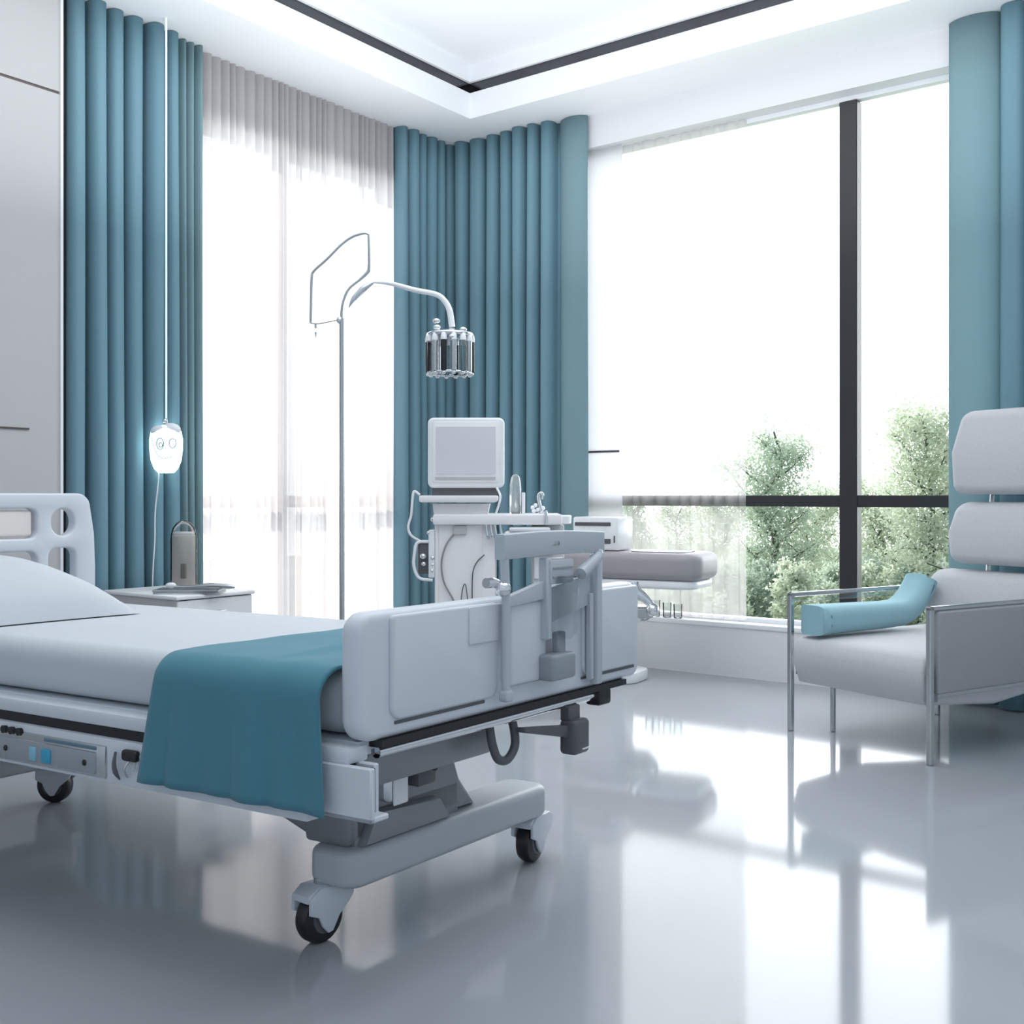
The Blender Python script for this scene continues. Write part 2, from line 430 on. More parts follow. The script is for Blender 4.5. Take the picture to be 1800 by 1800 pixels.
# headboard
m = MB(BED)
out = [(.0, .56), (.905, .56)] + [(.905, .80), (.90, .92)] + rrect(.0, .6, .885, 1.062, (0, 0, .05, .05), 8)[0:9] + rrect(.0, .6, .885, 1.062, (0, 0, .05, .05), 8)[9:18]
holes = [rrect(.17, .905, .685, 1.01, .03, 5), rrect(.735, .912, .825, 1.008, .044, 6), rrect(.17, .70, .685, .86, .03, 5), rrect(.725, .68, .83, .868, .03, 5)]
m.prism(out, 'xz', 2.04, 2.085, holes=holes, bev=.008, seg=2)
hb = m.build('headboard', WPLAST, bed, 50)
m = MB(BED); m.box((.178, 2.052, .912), (.672, 2.08, 1.002), .010, 3); m.build('backing_pad', mat('beige_pad', (.80, .73, .69), .6), hb)
# side frame and controls
m = MB(BED); m.box((-.012, .02, .505), (.05, 2.03, .540), .008, 2); m.box((.80, .02, .505), (.88, 2.03, .540), .008, 2)
m.box((.03, .03, .515), (.86, 2.0, .545)); m.build('side_rail', WPLAST, bed)
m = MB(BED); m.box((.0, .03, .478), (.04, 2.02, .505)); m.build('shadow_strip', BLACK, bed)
m = MB(BED); m.box((-.014, .125, .375), (.03, 2.03, .480), .006, 2)
cp = m.build('control_panel', WPLAST, bed)
m = MB(BED); m.box((-.020, .74, .385), (-.010, 1.35, .462), .004, 2); m.build('display_frame', STEEL, cp)
m = MB(BED); m.box((-.024, .77, .392), (-.016, 1.33, .445), .004, 2); m.build('display_face', GPLAST, cp)
m = MB(BED); m.box((-.024, .77, .450), (-.016, .96, .459), .002, 1); m.build('display_strip', mat('blue_grey_strip', (.12, .2, .26), .3), cp)
for (b0, b1, mt_) in ((.93, .965, BLUE), (.985, 1.01, mat('pale_blue_button', (.25, .5, .65), .3))):
    m = MB(BED); m.box((-.029, b0, .398), (-.020, b1, .432), .003, 2); m.build('button', mt_, cp)
for b0 in (.80, 1.10, 1.19):
    m = MB(BED); m.box((-.029, b0, .41), (-.022, b0 + .012, .424), .003, 1); m.build('small_key', BLACK, cp)
for b0 in (1.06, 1.09, 1.12):
    m = MB(BED); m.lathe([(.010, -.024), (.008, -.012)], (0, b0, .462), 'x', 14); m.build('knob', BLACK, cp)
m = MB(BED); m.box((-.030, .625, .438), (-.012, .675, .465), .008, 3); m.build('socket', BLACK, cp)
m = MB(BED); m.tube([(-.02, .655, .44), (-.03, .66, .42), (-.02, .662, .40)], .003, 6, 4); m.build('plug_pin', STEEL, cp)
m = MB(BED); m.tube([(-.022, .70, .455), (-.03, .695, .43), (-.03, .69, .41), (-.022, .685, .392)], [.003, .005, .006, .002], 8, 4); m.build('toggle', DGREY, cp)
m = MB(BED); m.box((-.026, .572, .41), (-.012, .58, .468), .003, 1); m.lathe([(.014, -.026), (.014, -.012)], (0, .60, .452), 'x', 16); m.build('hook', CHROME, cp)
for bb in (.585, .592, .60, .61, .63, .64):
    m = MB(BED); m.tube([(-.018, bb, .44), (-.02, bb + .002, .415)], .0012, 5); m.build('pin', STEEL, cp)
# corner box at the foot end: open channel
m = MB(BED)
m.box((-.018, -.045, .398), (-.004, .118, .508), .003, 1); m.box((-.018, -.045, .398), (.035, .118, .410), .003, 1); m.box((.022, -.02, .398), (.035, .118, .508), .003, 1)
m.box((-.012, .108, .398), (.035, .122, .508), .003, 1)
cb = m.build('corner_box', WPLAST, bed)
m = MB(BED); m.box((-.004, -.02, .410), (.022, .10, .50)); m.build('channel_lining', DGREY, cb)
# under-frame
m = MB(BED); m.box((.06, .10, .41), (.58, .50, .50), .02, 2); m.box((.06, .46, .40), (.86, 2.0, .50), .02, 2)
m.prism([(.35, .40), (.55, .355), (1.6, .34), (1.9, .40)], 'yz', .09, .82)
m.build('under_frame', MGREY, bed)
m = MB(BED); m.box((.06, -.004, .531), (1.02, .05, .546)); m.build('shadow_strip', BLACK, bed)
m = MB(BED); m.tube([(.07, .02, .518), (.95, .02, .518)], .013, 12); m.build('cross_bar', CHROME, bed)
m = MB(BED); m.box((.06, .03, .508), (.96, .07, .53), .006, 2); m.build('end_rail', MGREY, bed)
# lift hull
m = MB(BED)
m.prism([(.27, .225), (.74, .225), (.67, .31), (.60, .50), (.25, .50), (.25, .34)], 'xz', .27, .42, bev=.02, seg=3)
m.prism([(.29, .225), (.60, .225), (.56, .285), (.33, .30)], 'xz', .245, .29, bev=.012)
lc = m.build('lift_column', MGREY, bed, 40)
m = MB(BED); m.box((.34, .215, .32), (.40, .28, .42), .01, 2); m.box((.33, .20, .40), (.44, .28, .49), .012, 2); m.build('bracket', CHROME, lc)
m = MB(BED); m.box((.345, .210, .315), (.395, .216, .385), .003, 1); m.build('label_plate', WGLOSS, lc)
m = MB(BED); m.box((.43, .21, .34), (.50, .28, .41), .01, 2); m.build('motor', DGREY, lc)
m = MB(BED); m.tube([(.40, .21, .44), (.43, .20, .40), (.48, .20, .38)], .006, 8, 5); m.build('cable', BLACK, lc)
for bb in (.30, 1.95):
    m = MB(BED)
    if bb < 1:
        m.prism([(.27, .222), (.34, .205), (.86, .385), (.86, .42), (.5, .42), (.27, .30)], 'yz', .28, .66, bev=.01)
    else:
        m.prism([(1.98, .20), (1.9, .20), (1.45, .35), (1.45, .42), (1.75, .42), (1.98, .24)], 'yz', .25, .66, bev=.01)
        m.box((.27, 1.86, .2), (.62, 1.98, .45), .02, 2)
    m.build('lift_arm', MGREY, bed, 40)
# base beams
BEAM = mat('grey_white_beam', (.50, .52, .55), .35)
def beam(x0, x1, b0, b1):
    m = MB(BED); m.prism(rrect(x0, b0, x1, b1, .05, 8), 'xy', .134, .224, bev=.022, seg=4)
    return m.build('base_beam', BEAM, bed, 50)
beam(.235, 1.03, .235, .385); beam(.20, .74, 1.88, 2.03)
# castors
def caster(a, b, rot, beam_a, zb=.135):
    p = BED((a, b, 0)); c, s_ = math.cos(rot), math.sin(rot)
    fx = BW.normalized() * c + BW.cross(Vector((0, 0, -1))) * s_
    fy = Vector((0, 0, 1)).cross(fx)
    fr = Frame(p, fx, fy)   # wheel axle along fr.x, rolling along fr.y
    m = MB(fr)
    prof = [(0, .14), (.05, .14), (.062, .122), (.06, .10), (.045, .085), (.034, .05), (.012, .03), (-.006, .032), (-.016, .06), (-.03, .10), (-.045, .13), (-.02, .14)]
    outl = [(-.058, .082), (-.032, .070), (-.02, .045), (-.004, .028), (.010, .030), (.030, .062), (.062, .088), (.075, .104), (.073, .122), (.05, .134), (-.03, .137), (-.058, .118)]
    outl = [(-y_, z_) for (y_, z_) in outl]
    m.prism(outl, 'yz', .026, .036, bev=.003, seg=2); m.prism(outl, 'yz', -.036, -.026, bev=.003, seg=2)
    m.prism([(.060, .108), (-.073, .108), (-.073, .122), (-.05, .134), (.03, .139), (.060, .124)], 'yz', -.03, .03, bev=.004)
    k = m.build('caster', WPLAST, bed, 50)
    m = MB(fr); m.lathe([(.001, -.022), (.045, -.022), (.056, -.019), (.060, -.010), (.060, .010), (.056, .019), (.045, .022), (.001, .022)], (0, .004, .060), 'x', 36)
    m.build('wheel', BLACK, k, 40)
    m = MB(fr); m.lathe([(.001, -.025), (.034, -.025), (.036, -.021), (.036, .021), (.034, .025), (.001, .025)], (0, .004, .060), 'x', 28)
    m.build('hub', DGREY, k, 40)
    m = MB(BED); m.tube([(a, b, .12), (a, b, .15)], .016, 12); m.build('swivel_stem', STEEL, k)
caster(.25, .345, math.radians(88), 0); caster(1.0, .285, math.radians(100), 0)
caster(.25, 1.95, math.radians(10), 0); caster(.69, 1.95, math.radians(30), 0)
# hanging fittings at the foot end
m = MB(BED); m.box((.745, -.02, .385), (.815, .03, .475), .012, 3); m.box((.75, 0, .47), (.80, .03, .51), .004, 1); bk = m.build('bumper', DGREY, bed)
m = MB(BED); m.box((.815, -.012, .395), (.822, .022, .465), .003, 1); m.build('bumper_edge', BLACK, bk)
m = MB(BED); m.box((.775, -.024, .398), (.812, -.019, .401)); m.build('bumper_mark', WGLOSS, bk)
m = MB(BED); m.prism([(.56, .487), (.75, .462), (.75, .430), (.56, .475)], 'xz', .0, .025, bev=.003); m.build('support_arm', DGREY, bed)
m = MB(BED); m.box((.885, -.004, .49), (.945, .04, .534), .008, 2); m.build('corner_stop', BLACK, bed)
m = MB(BED); m.tube([(.50, .06, .50), (.50, .05, .45), (.515, .045, .415), (.545, .04, .41), (.575, .04, .44), (.58, .05, .49), (.575, .06, .51)], .011, 12, 6)
m.build('release_handle', DGREY, bed)

# pillow
m = MB(BED)
def pil(i, j):
    u = 2 * i - 1; v = 2 * j - 1
    s_ = lambda q: q
    e = (max(0, 1 - abs(u) ** 2.6)) ** .55 * (max(0, 1 - abs(v) ** 2.6)) ** .55
    return u, v, e
def pilpt(i, j, top):
    u, v, e = pil(i, j)
    pinch = 1 - .10 * (1 - (1 - abs(u)) ) * 0
    x = .25 + .34 * u * (1 - .07 * (1 - v * v)); y = 1.70 + .30 * v * (1 - .07 * (1 - u * u))
    lift = .035 * (v + 1) ** 1.1
    wr = .006 * noise.noise(Vector((x * 9, y * 9, 3)))
    z = .688 + lift + ((.145 * e + wr * e) if top else -.0 * e)
    if not top: z = .687 + lift * (1 - e)
    return (x, y, z)
m.grid(lambda i, j: pilpt(i, j, True), 36, 30); m.grid(lambda i, j: pilpt(i, j, False), 36, 30)
bmesh.ops.remove_doubles(m.bm, verts=m.bm.verts[:], dist=.0008)
tag(m.build('pillow', SHEET, None, 80), 'plump white pillow lying at the head of the hospital bed', 'pillow')

# blanket draped across the bed
def blanket():
    m = MB(BED)
    path = []  # (a, z) section over the near side, across and down the far side
    path += [(-.030, .405 + k * (.62 - .405) / 12) for k in range(12)]
    for k in range(9):
        t = math.radians(180 - 90 * k / 8); path.append((.030 + .060 * math.cos(t), .632 + .060 * math.sin(t)))
    path += [(.05 + k * .76 / 24, .692) for k in range(1, 24)]
    for k in range(7):
        t = math.radians(90 - 90 * k / 6); path.append((.806 + .05 * math.cos(t), .642 + .05 * math.sin(t)))
    path += [(.857, .62 - k * .012) for k in range(6)]
    NP = len(path) - 1
    def fn(i, j):
        a, z = path[round(i * NP)]
        b0, b1 = .075, .555
        drop = max(0, (.64 - z) / .235) if a < .1 else 0
        b1_ = b1 + .035 * drop + .10 * max(0, 1 - abs(a - .05) / .2) * 0
        b = b0 + (b1_ - b0) * j
        b -= .03 * drop * (1 - j)
        fold = .010 * drop * math.sin(10 * j + .8) + .007 * drop * math.sin(23 * j + 2)
        wr = .004 * noise.noise(Vector((a * 6, b * 8, 0)))
        ridge = .006 * math.exp(-((j - .45 - .25 * (a - .3)) / .05) ** 2) if a > .05 else 0
        return (a - abs(fold) - .004 * drop, b, z + (wr + ridge if z > .66 else 0))
    m.grid(fn, NP, 44)
    o = m.build('blanket', TEAL, None, 80, solid=.007, off=1)
    return tag(o, 'teal blanket folded across the foot of the white mattress, hanging over its near side', 'blanket')
blanket()

# grey equipment rack hooked over the footboard
rk = thing('equipment_rack', 'translucent grey frame with two posts and a top bar hooked over the footboard', 'rack', BED((.64, -.03, .55)))
RACK = mat('grey_translucent_plastic', (.50, .54, .58), .35)
def bar(name, a0, a1, z0, z1, b0, b1, mt_=RACK, parent=None, bev=.006):
    m = MB(BED); m.box((a0, b0, z0), (a1, b1, z1), bev, 2); return m.build(name, mt_, parent or rk)
m = MB(BED)
m.grid(lambda i, j: (.43 + .425 * i, -.034 + .03 * (j > .5), 0), 1, 1); m.bm.clear()
ol = [(.425 + .43 * k / 10, .903 + .004 * math.sin(math.pi * k / 10)) for k in range(11)] + [(.855 - .43 * k / 10, .962 - .004 * (1 - k / 10) + .006 * math.sin(math.pi * k / 10)) for k in range(11)]
m.prism(ol, 'xz', -.038, -.008, bev=.005); tb = m.build('top_bar', RACK, rk)
bar('bar_slot', .615, .645, .930, .940, -.040, -.036, STEEL, tb, .002)
m = MB(BED); m.tube([(.44, -.03, .59), (.44, -.03, .83), (.437, -.028, .905)], .0105, 14); p1 = m.build('post', RACK, rk)
m = MB(BED); m.box((.427, -.043, .572), (.455, -.017, .600), .007, 3); m.build('foot_cap', RACK, p1)
m = MB(BED); m.box((.818, -.038, .560), (.845, -.012, .90), .006, 2); m.box((.80, -.03, .575), (.815, -.014, .80), .003, 1); p2 = m.build('post', RACK, rk)
m = MB(BED); m.ball((.832, -.026, .902), .017); m.build('post_cap', CHROME, p2)
m = MB(BED); m.tube([(.44, -.02, .835), (.41, -.02, .85), (.38, -.02, .852)], .012, 10, 4); m.ball((.43, -.03, .835), .018); m.build('clamp', CHROME, rk)
m = MB(BED); m.prism([(.45, .815), (.60, .845), (.60, .80), (.45, .79)], 'xz', -.03, -.012, bev=.003); m.build('cross_bar', RACK, rk)
m = MB(BED); m.prism([(.60, .73), (.815, .77), (.815, .85), (.60, .82)], 'xz', -.020, -.010, bev=.003); m.build('back_plate', RACK, rk)
m = MB(BED); m.tube([(.72, -.05, .855), (.82, -.04, .895)], [.016, .014], 12); m.build('arm_tube', RACK, rk)
m = MB(BED); m.box((.598, -.045, .835), (.70, -.015, .895), .006, 2); db = m.build('drawer_box', RACK, rk)
for zz in (.850, .872):
    m = MB(BED); m.box((.605, -.048, zz), (.692, -.044, zz + .006), .001, 1); m.build('box_slot', GPLAST, db)
m = MB(BED); m.box((.592, -.04, .70), (.612, -.012, .90), .004, 1); m.build('inner_post', RACK, rk)
BAGM = glass_mat('translucent_bag_film', (.93, .95, .96), .35, .25)
m = MB(BED)
m.grid(lambda i, j: (.615 + (.10 - .015 * (1 - j)) * i + .006 * (1 - j), -.052 - .014 * math.sin(math.pi * i) * math.sin(math.pi * min(1, max(0, j))) , .70 + .15 * j + .006 * math.sin(9 * i)), 14, 10)
m.grid(lambda i, j: (.615 + (.10 - .015 * (1 - j)) * i + .006 * (1 - j), -.050, .70 + .15 * j + .006 * math.sin(9 * i)), 14, 10)
m.build('drip_bag', BAGM, rk)
m = MB(BED); m.box((.638, -.040, .655), (.672, -.020, .715), .004, 1); m.build('connector', GPLAST, rk)
m = MB(BED); m.box((.585, -.062, .600), (.685, -.014, .665), .010, 3); m.build('junction_box', mat('mid_grey_box', (.30, .33, .36), .4), rk)

# ---------------------------------------------------------------- bedside table and what stands on it
NS = Frame((.24, -2.835, 0), (1, 0, 0), (0, 1, 0))   # x out of the wall, y along the wall
ns = thing('bedside_table', 'white bedside table with one drawer between the bed and the left curtains', 'bedside table', (.52, -2.62, 0))
TAB = mat('white_laminate', (.88, .87, .88), .4)
SIDE = mat('pale_grey_laminate', (.55, .54, .54), .5)
m = MB(NS); m.box((.0, .0, .05), (.545, .018, .585), .003, 1); m.box((.0, .412, .05), (.545, .430, .585), .003, 1); m.box((0, 0, .05), (.015, .43, .585)); m.box((.01, .01, .05), (.545, .42, .07))
m.build('body', SIDE, ns)
m = MB(NS); m.box((-.01, -.008, .585), (.565, .438, .603), .006, 2); m.build('table_top', TAB, ns)
for (z0, z1) in ((.415, .58), (.06, .41)):
    m = MB(NS); m.box((.54, .004, z0), (.556, .426, z1), .003, 1); dr = m.build('drawer' if z0 > .3 else 'door', TAB, ns)
    zc = .515 if z0 > .3 else .38
    m = MB(NS); m.box((.556, .12, zc - .012), (.582, .26, zc + .012), .007, 3); m.build('handle', CHROME, dr)
for (xx, yy) in ((.04, .04), (.5, .04), (.04, .39), (.5, .39)):
    m = MB(NS); m.lathe([(.018, 0), (.02, .052)], (xx, yy, 0), 'z', 14); m.build('foot', DGREY, ns)
# tray, instrument, flask
p = pix(340, 1040, 5.02); zt = .6035
TR = Frame((p.x, p.y, zt), R, F)
m = MB(TR); m.prism(rrect(-.165, -.08, .135, .07, .012), 'xy', 0, .008);
t_ = m.build('instrument_tray', STEEL, None)
tag(t_, 'flat silver instrument tray lying on the bedside table', 'tray')
m = MB(TR); m.box((-.165, -.08, .008), (.135, -.075, .020), .002, 1); m.box((-.165, .065, .008), (.135, .07, .020), .002, 1); m.box((-.165, -.08, .008), (-.16, .07, .020), .002, 1); m.box((.13, -.08, .008), (.135, .07, .020), .002, 1)
m.build('rim', STEEL, t_)
m = MB(TR); m.tube([(-.10, -.03, .040), (-.07, -.03, .030), (0, -.03, .030), (.08, -.03, .034), (.17, -.03, .032), (.20, -.03, .028)], [.012, .006, .007, .014, .012, .005], 12, 5)
it = m.build('razor_instrument', STEEL, None); tag(it, 'long slim steel instrument resting across the silver tray', 'instrument')
m = MB(TR); m.ball((-.095, -.03, .037), .017, sc=(1.5, .8, .8)); m.build('instrument_head', WGLOSS, it)
p = pt((323 - 900) / FPX * 5.22, 5.22)
FL = Frame((p.x, p.y, zt), R, F)
m = MB(FL); m.lathe([(.058, 0), (.062, .01), (.062, .24), (.060, .265), (.052, .295), (.036, .318), (.015, .330), (.001, .332)], (0, 0, 0), 'z', 40)
fl = m.build('water_flask', SMOKE, None, 60); tag(fl, 'tall smoky glass flask with a rounded top standing on the bedside table', 'flask')
m = MB(FL); m.lathe([(.050, .004), (.055, .01), (.055, .255), (.05, .262)], (0, 0, 0), 'z', 36); m.build('liner', mat('taupe_liner', (.74, .72, .69), .35), fl, 60)
m = MB(FL); m.box((.0, -.057, .055), (.028, -.050, .125), .003, 1); m.build('flask_label', mat('label_grey', (.34, .32, .29), .5), fl)
m = MB(FL); m.lathe([(.050, .262), (.052, .266), (.052, .274), (.05, .277)], (0, 0, 0), 'z', 36); m.build('inner_cap', WGLOSS, fl)

# hanging lamp
lp = Vector((.225, -2.47, 0)); LF = Frame(lp, R, F * .65)
Zl = (lp - Vector((CAM.x, CAM.y, 0))).dot(F); kx = (lp - Vector((CAM.x, CAM.y, 0))).dot(R)
lz = lambda py: HCAM - (py - 873) / FPX * Zl
lx = lambda px: (px - 900) / FPX * Zl - kx
lamp = thing('pendant_lamp', 'glowing oval lamp hanging on a long white cord before the left curtains', 'lamp', (lp.x, lp.y, lz(832)))
m = MB(LF)
m.lathe([(.001, lz(832)), (.040, lz(831)), (.060, lz(824)), (.076, lz(810)), (.083, lz(790)), (.084, lz(773)), (.076, lz(758)), (.050, lz(749)), (.001, lz(746))], (lx(292), 0, 0), 'z', 32)
m.build('lamp_globe', LAMPM, lamp, 70)
m = MB(LF); m.ball((lx(284), -.03, lz(758)), .05, sc=(1, .8, .6)); m.ball((lx(302), -.02, lz(756)), .05, sc=(1, .8, .7)); m.build('lamp_cap', WGLOSS, lamp, 70)
def ring(cx, cy, rx, ry, ph=0):
    return [(lx(cx + rx * math.cos(t)), -.091 + .0006 * abs(cx - 292), lz(cy + ry * math.sin(t))) for t in [ph + k * math.pi / 8 for k in range(16)]]
for (cx, cy, rx, ry) in ((288, 781, 6, 10), (289, 783, 3, 4), (309, 780, 6, 8)):
    m = MB(LF); m.tube(ring(cx, cy, rx, ry), .0028, 6, 3, closed=True); m.build('globe_line', LINEM, lamp)
m = MB(LF); m.tube([(lx(271), -.07, lz(768)), (lx(278), -.085, lz(790)), (lx(290), -.092, lz(806)), (lx(310), -.075, lz(803))], .002, 6, 5); m.build('globe_line', LINEM, lamp)
m = MB(LF); m.tube([(lx(292), 0, lz(750)), (lx(291), 0, lz(735))], [.012, .008], 10); m.ball((lx(290), -.008, lz(740)), .012); m.build('ferrule', CHROME, lamp)
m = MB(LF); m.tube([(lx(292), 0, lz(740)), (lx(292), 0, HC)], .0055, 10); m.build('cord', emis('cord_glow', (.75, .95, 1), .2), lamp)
m = MB(LF); m.tube([(lx(279), 0, lz(828)), (lx(278), .0, lz(850)), (lx(272), .01, lz(900)), (lx(272), .0, lz(950)), (lx(269), .0, lz(1000)), (lx(268), 0, lz(1034))], .0035, 8, 6); m.build('power_cord', WGLOSS, lamp)

# ---------------------------------------------------------------- drip stand
ZI = 4.9
def ip(px, py, d=0): return pix(px, py, ZI + d)
b0 = pt((601 - 900) / FPX * ZI, ZI)
iv = thing('drip_stand', 'tall slim steel drip stand with a bent wire loop top behind the bed', 'drip stand', b0)
m = MB(); m.tube([b0 + Vector((0, 0, .09)), ip(601, 560)], .012, 14); m.build('pole', STEEL, iv)
m = MB(); m.tube([ip(601, 565), ip(601, 545), ip(605, 525), ip(614, 507), ip(632, 492), ip(645, 480), ip(649, 470), ip(649, 440), ip(648, 412)], [.007, .007, .006, .006, .006, .008, .008, .007, .006], 12, 5)
m.tube([ip(648, 412), ip(640, 410, .0), ip(620, 416, .01), ip(600, 430, .02), ip(575, 455, .03), ip(552, 476, .04), ip(548, 488, .04), ip(547, 520, .04), ip(546, 568, .04)], .006, 10, 5)
m.tube([ip(546, 568, .04), ip(560, 569, .03), ip(592, 563, 0)], .0028, 8, 3)
m.build('wire_loop', STEEL, iv)
m = MB(); m.ball(ip(597, 563), .016, sc=(.9, .9, 1.1)); m.build('joint', CHROME, iv)
m = MB(); m.tube([ip(613, 541, -.02), ip(622, 525, -.02), ip(640, 507, -.02), ip(655, 497, -.02)], [.002, .012, .015, .008], 12, 5); m.build('grip', CHROME, iv)
m = MB(); m.tube([ip(655, 497), ip(662, 496), ip(690, 499), ip(730, 510), ip(765, 517), ip(780, 527), ip(790, 545), ip(795, 575)], [.005, .006, .010, .012, .012, .013, .014, .014], 14, 6)
m.build('curved_arm', WGLOSS, iv)
m = MB(); m.tube([ip(555, 569, .03), ip(555, 577, .03)], .005, 8); m.tube([ip(555, 584, .03), ip(555, 594, .03)], [.005, .001], 8); m.tube([ip(555, 570, .03), ip(555, 590, .03)], .001, 5); m.build('hook', STEEL, iv)
m = MB(); m.lathe([(.022, .07), (.022, .12), (.012, .13)], b0, 'z', 18); m.build('hub', STEEL, iv)
for k in range(5):
    t = math.radians(72 * k + 20); dx, dy = math.cos(t), math.sin(t)
    m = MB(); m.tube([b0 + Vector((0, 0, .095)), b0 + Vector((dx * .12, dy * .12, .085)), b0 + Vector((dx * .24, dy * .24, .06))], [.012, .011, .009], 10, 4); lg = m.build('leg', STEEL, iv)
    m = MB(Frame(b0 + Vector((dx * .24, dy * .24, 0)), (dx, dy, 0), (-dy, dx, 0))); m.lathe([(.001, -.011), (.028, -.011), (.028, .011), (.001, .011)], (0, 0, .028), 'x', 20); m.tube([(0, 0, .03), (0, 0, .065)], .006, 8); m.build('wheel', BLACK, lg)
# cluster of tubes hanging from its arm
cc = ip(791, 620); CL = Frame((cc.x, cc.y, 0), R, F)
cz = lambda py: HCAM - (py - 873) / FPX * ZI
cx_ = lambda px: (px - 791) / FPX * ZI
tcl = thing('vial_carousel', 'round cluster of black and clear upright vials hanging from the curved arm', 'vial cluster', (cc.x, cc.y, cz(660)))
m = MB(CL); rr_ = cx_(829)
m.tube([(rr_ * math.cos(t), rr_ * math.sin(t), cz(589)) for t in [k * math.pi / 12 for k in range(24)]], .010, 10, 1, closed=True)
m.lathe([(.001, cz(577)), (.03, cz(578)), (.06, cz(584)), (.095, cz(590)), (.05, cz(594)), (.001, cz(594))], (0, 0, 0), 'z', 28)
m.build('top_ring', CHROME, tcl, 60)
m = MB(CL); m.tube([(rr_ * math.cos(t), rr_ * math.sin(t), cz(656)) for t in [k * math.pi / 12 for k in range(24)]], .006, 10, 1, closed=True)
m.build('bottom_ring', CHROME, tcl, 60)
for k in range(14):
    t = 2 * math.pi * k / 14 + math.pi; x, y = rr_ * math.cos(t), rr_ * math.sin(t)
    dark = k in (0, 7, 10, 3)
    m = MB(CL); m.lathe([(.012, cz(655)), (.0135, cz(653)), (.0135, cz(602)), (.012, cz(598))], (x, y, 0), 'z', 16)
    v = m.build('vial', BLACK if dark else (CLEAR if k % 2 else STEEL), tcl, 50)
    m = MB(CL); m.lathe([(.0145, cz(602)), (.0145, cz(596)), (.011, cz(590)), (.004, cz(587))], (x, y, 0), 'z', 14); m.build('vial_cap', WGLOSS, v, 50)
    m = MB(CL); m.ball((x, y, cz(658)), .010, 12, 8); m.build('vial_foot', CHROME, v)
for (px, py, d) in ((768, 566, -.03), (769, 577, -.03), (815, 583, -.06), (786, 590, -.09), (797, 597, -.10)):
    m = MB(CL); m.ball((cx_(px), d, cz(py)), .014, 14, 9, sc=(1.2, .8, .9)); m.build('valve_knob', CHROME, tcl)
m = MB(CL); m.tube([(cx_(768), -.03, cz(572)), (cx_(775), -.02, cz(585))], .006, 8); m.build('valve_stem', CHROME, tcl)

# ---------------------------------------------------------------- monitor cart
ZC = 5.5; S = ZC / FPX
kc = pt((820 - 900) * S, ZC)
KF = Frame(kc, R, F)
X = lambda px: (px - 820) * S
Zz = lambda py: HCAM - (py - 873) * S
cart = thing('monitor_cart', 'white medical monitor cart with cables standing before the corner curtains', 'medical cart', kc)
CW = mat('warm_white_enamel', (.90, .875, .88), .35)
m = MB(KF); m.prism(rrect(X(755), Zz(858), X(887), Zz(737), .030, 8), 'xz', -.12, -.045, bev=.012, seg=3)
mon = m.build('monitor', WGLOSS, cart, 50)
m = MB(KF); m.prism(rrect(X(763), Zz(849), X(879), Zz(744), .016, 6), 'xz', -.124, -.118, bev=.003); m.build('bezel', CW, mon)
m = MB(KF); m.prism(rrect(X(769), Zz(834), X(872), Zz(753), .003, 3), 'xz', -.126, -.12); m.build('screen', SCREEN, mon)
m = MB(KF); m.box((X(768), -.127, Zz(844)), (X(872), -.122, Zz(839)), .001, 1); m.build('key_strip', SIDE, mon)
m = MB(KF); m.box((X(762), -.10, Zz(872)), (X(875), -.02, Zz(857)), .004, 1); m.build('monitor_mount', DGREY, cart)
m = MB(KF); m.prism(rrect(X(742), Zz(883), X(876), Zz(871), [.012, .02, .008, .008], 5), 'xz', -.19, .06, bev=.006); m.build('shelf', CW, cart)
m = MB(KF); m.prism([(X(766), Zz(905)), (X(764), Zz(885)), (X(862), Zz(885)), (X(858), Zz(905))], 'xz', -.14, .05, bev=.004)
m.box((X(768), -.15, .08), (X(872), .22, Zz(906)), .008, 2)
body = m.build('cabinet', CW, cart)
m = MB(KF); m.box((X(774), -.156, .12), (X(850), -.149, Zz(921)), .004, 1); m.build('cabinet_door', CW, body)
m = MB(KF); m.box((X(766), -.19, Zz(921)), (X(985), .22, Zz(903)), .008, 2); m.build('counter', CW, cart)
m = MB(KF); m.box((X(935), -.12, .08), (X(990), .20, Zz(921)), .008, 2); sd = m.build('drawer_tower', SIDE, cart)
for q in range(5):
    m = MB(KF); m.box((X(938), -.128, .14 + .125 * q), (X(987), -.119, .25 + .125 * q), .004, 1); dd = m.build('drawer', CW, sd)
    m = MB(KF); m.box((X(950), -.140, .20 + .125 * q), (X(975), -.127, .208 + .125 * q), .002, 1); m.build('handle', CHROME, dd)
m = MB(KF); m.box((X(868), -.10, .05), (X(938), .2, .12), .006, 1); m.box((X(766), -.15, .055), (X(992), .22, .09), .01, 2); m.build('base', SIDE, cart)
for (xx, yy) in ((X(780), -.12), (X(780), .18), (X(980), -.12), (X(980), .18)):
    m = MB(KF); m.lathe([(.001, -.014), (.028, -.014), (.028, .014), (.001, .014)], (xx, yy, .028), 'x', 20); m.tube([(xx, yy, .03), (xx, yy, .06)], .008, 8); m.build('wheel', BLACK, cart)
m = MB(KF); m.tube([(X(741), -.10, Zz(870)), (X(731), -.10, Zz(864)), (X(728), -.10, Zz(880)), (X(726), -.10, Zz(905)), (X(721), -.10, Zz(925)), (X(726), -.10, Zz(940)), (X(742), -.10, Zz(950))], .0065, 10, 6); m.build('hose', WGLOSS, cart)
m = MB(KF); m.tube([(X(874), -.12, Zz(858)), (X(880), -.14, Zz(872)), (X(877), -.14, Zz(888)), (X(872), -.14, Zz(903))], .006, 10, 6); m.build('hose', WGLOSS, cart)
m = MB(KF); m.box((X(800), -.172, Zz(938)), (X(822), -.154, Zz(922)), .004, 2); pl = m.build('plug', SIDE, cart)
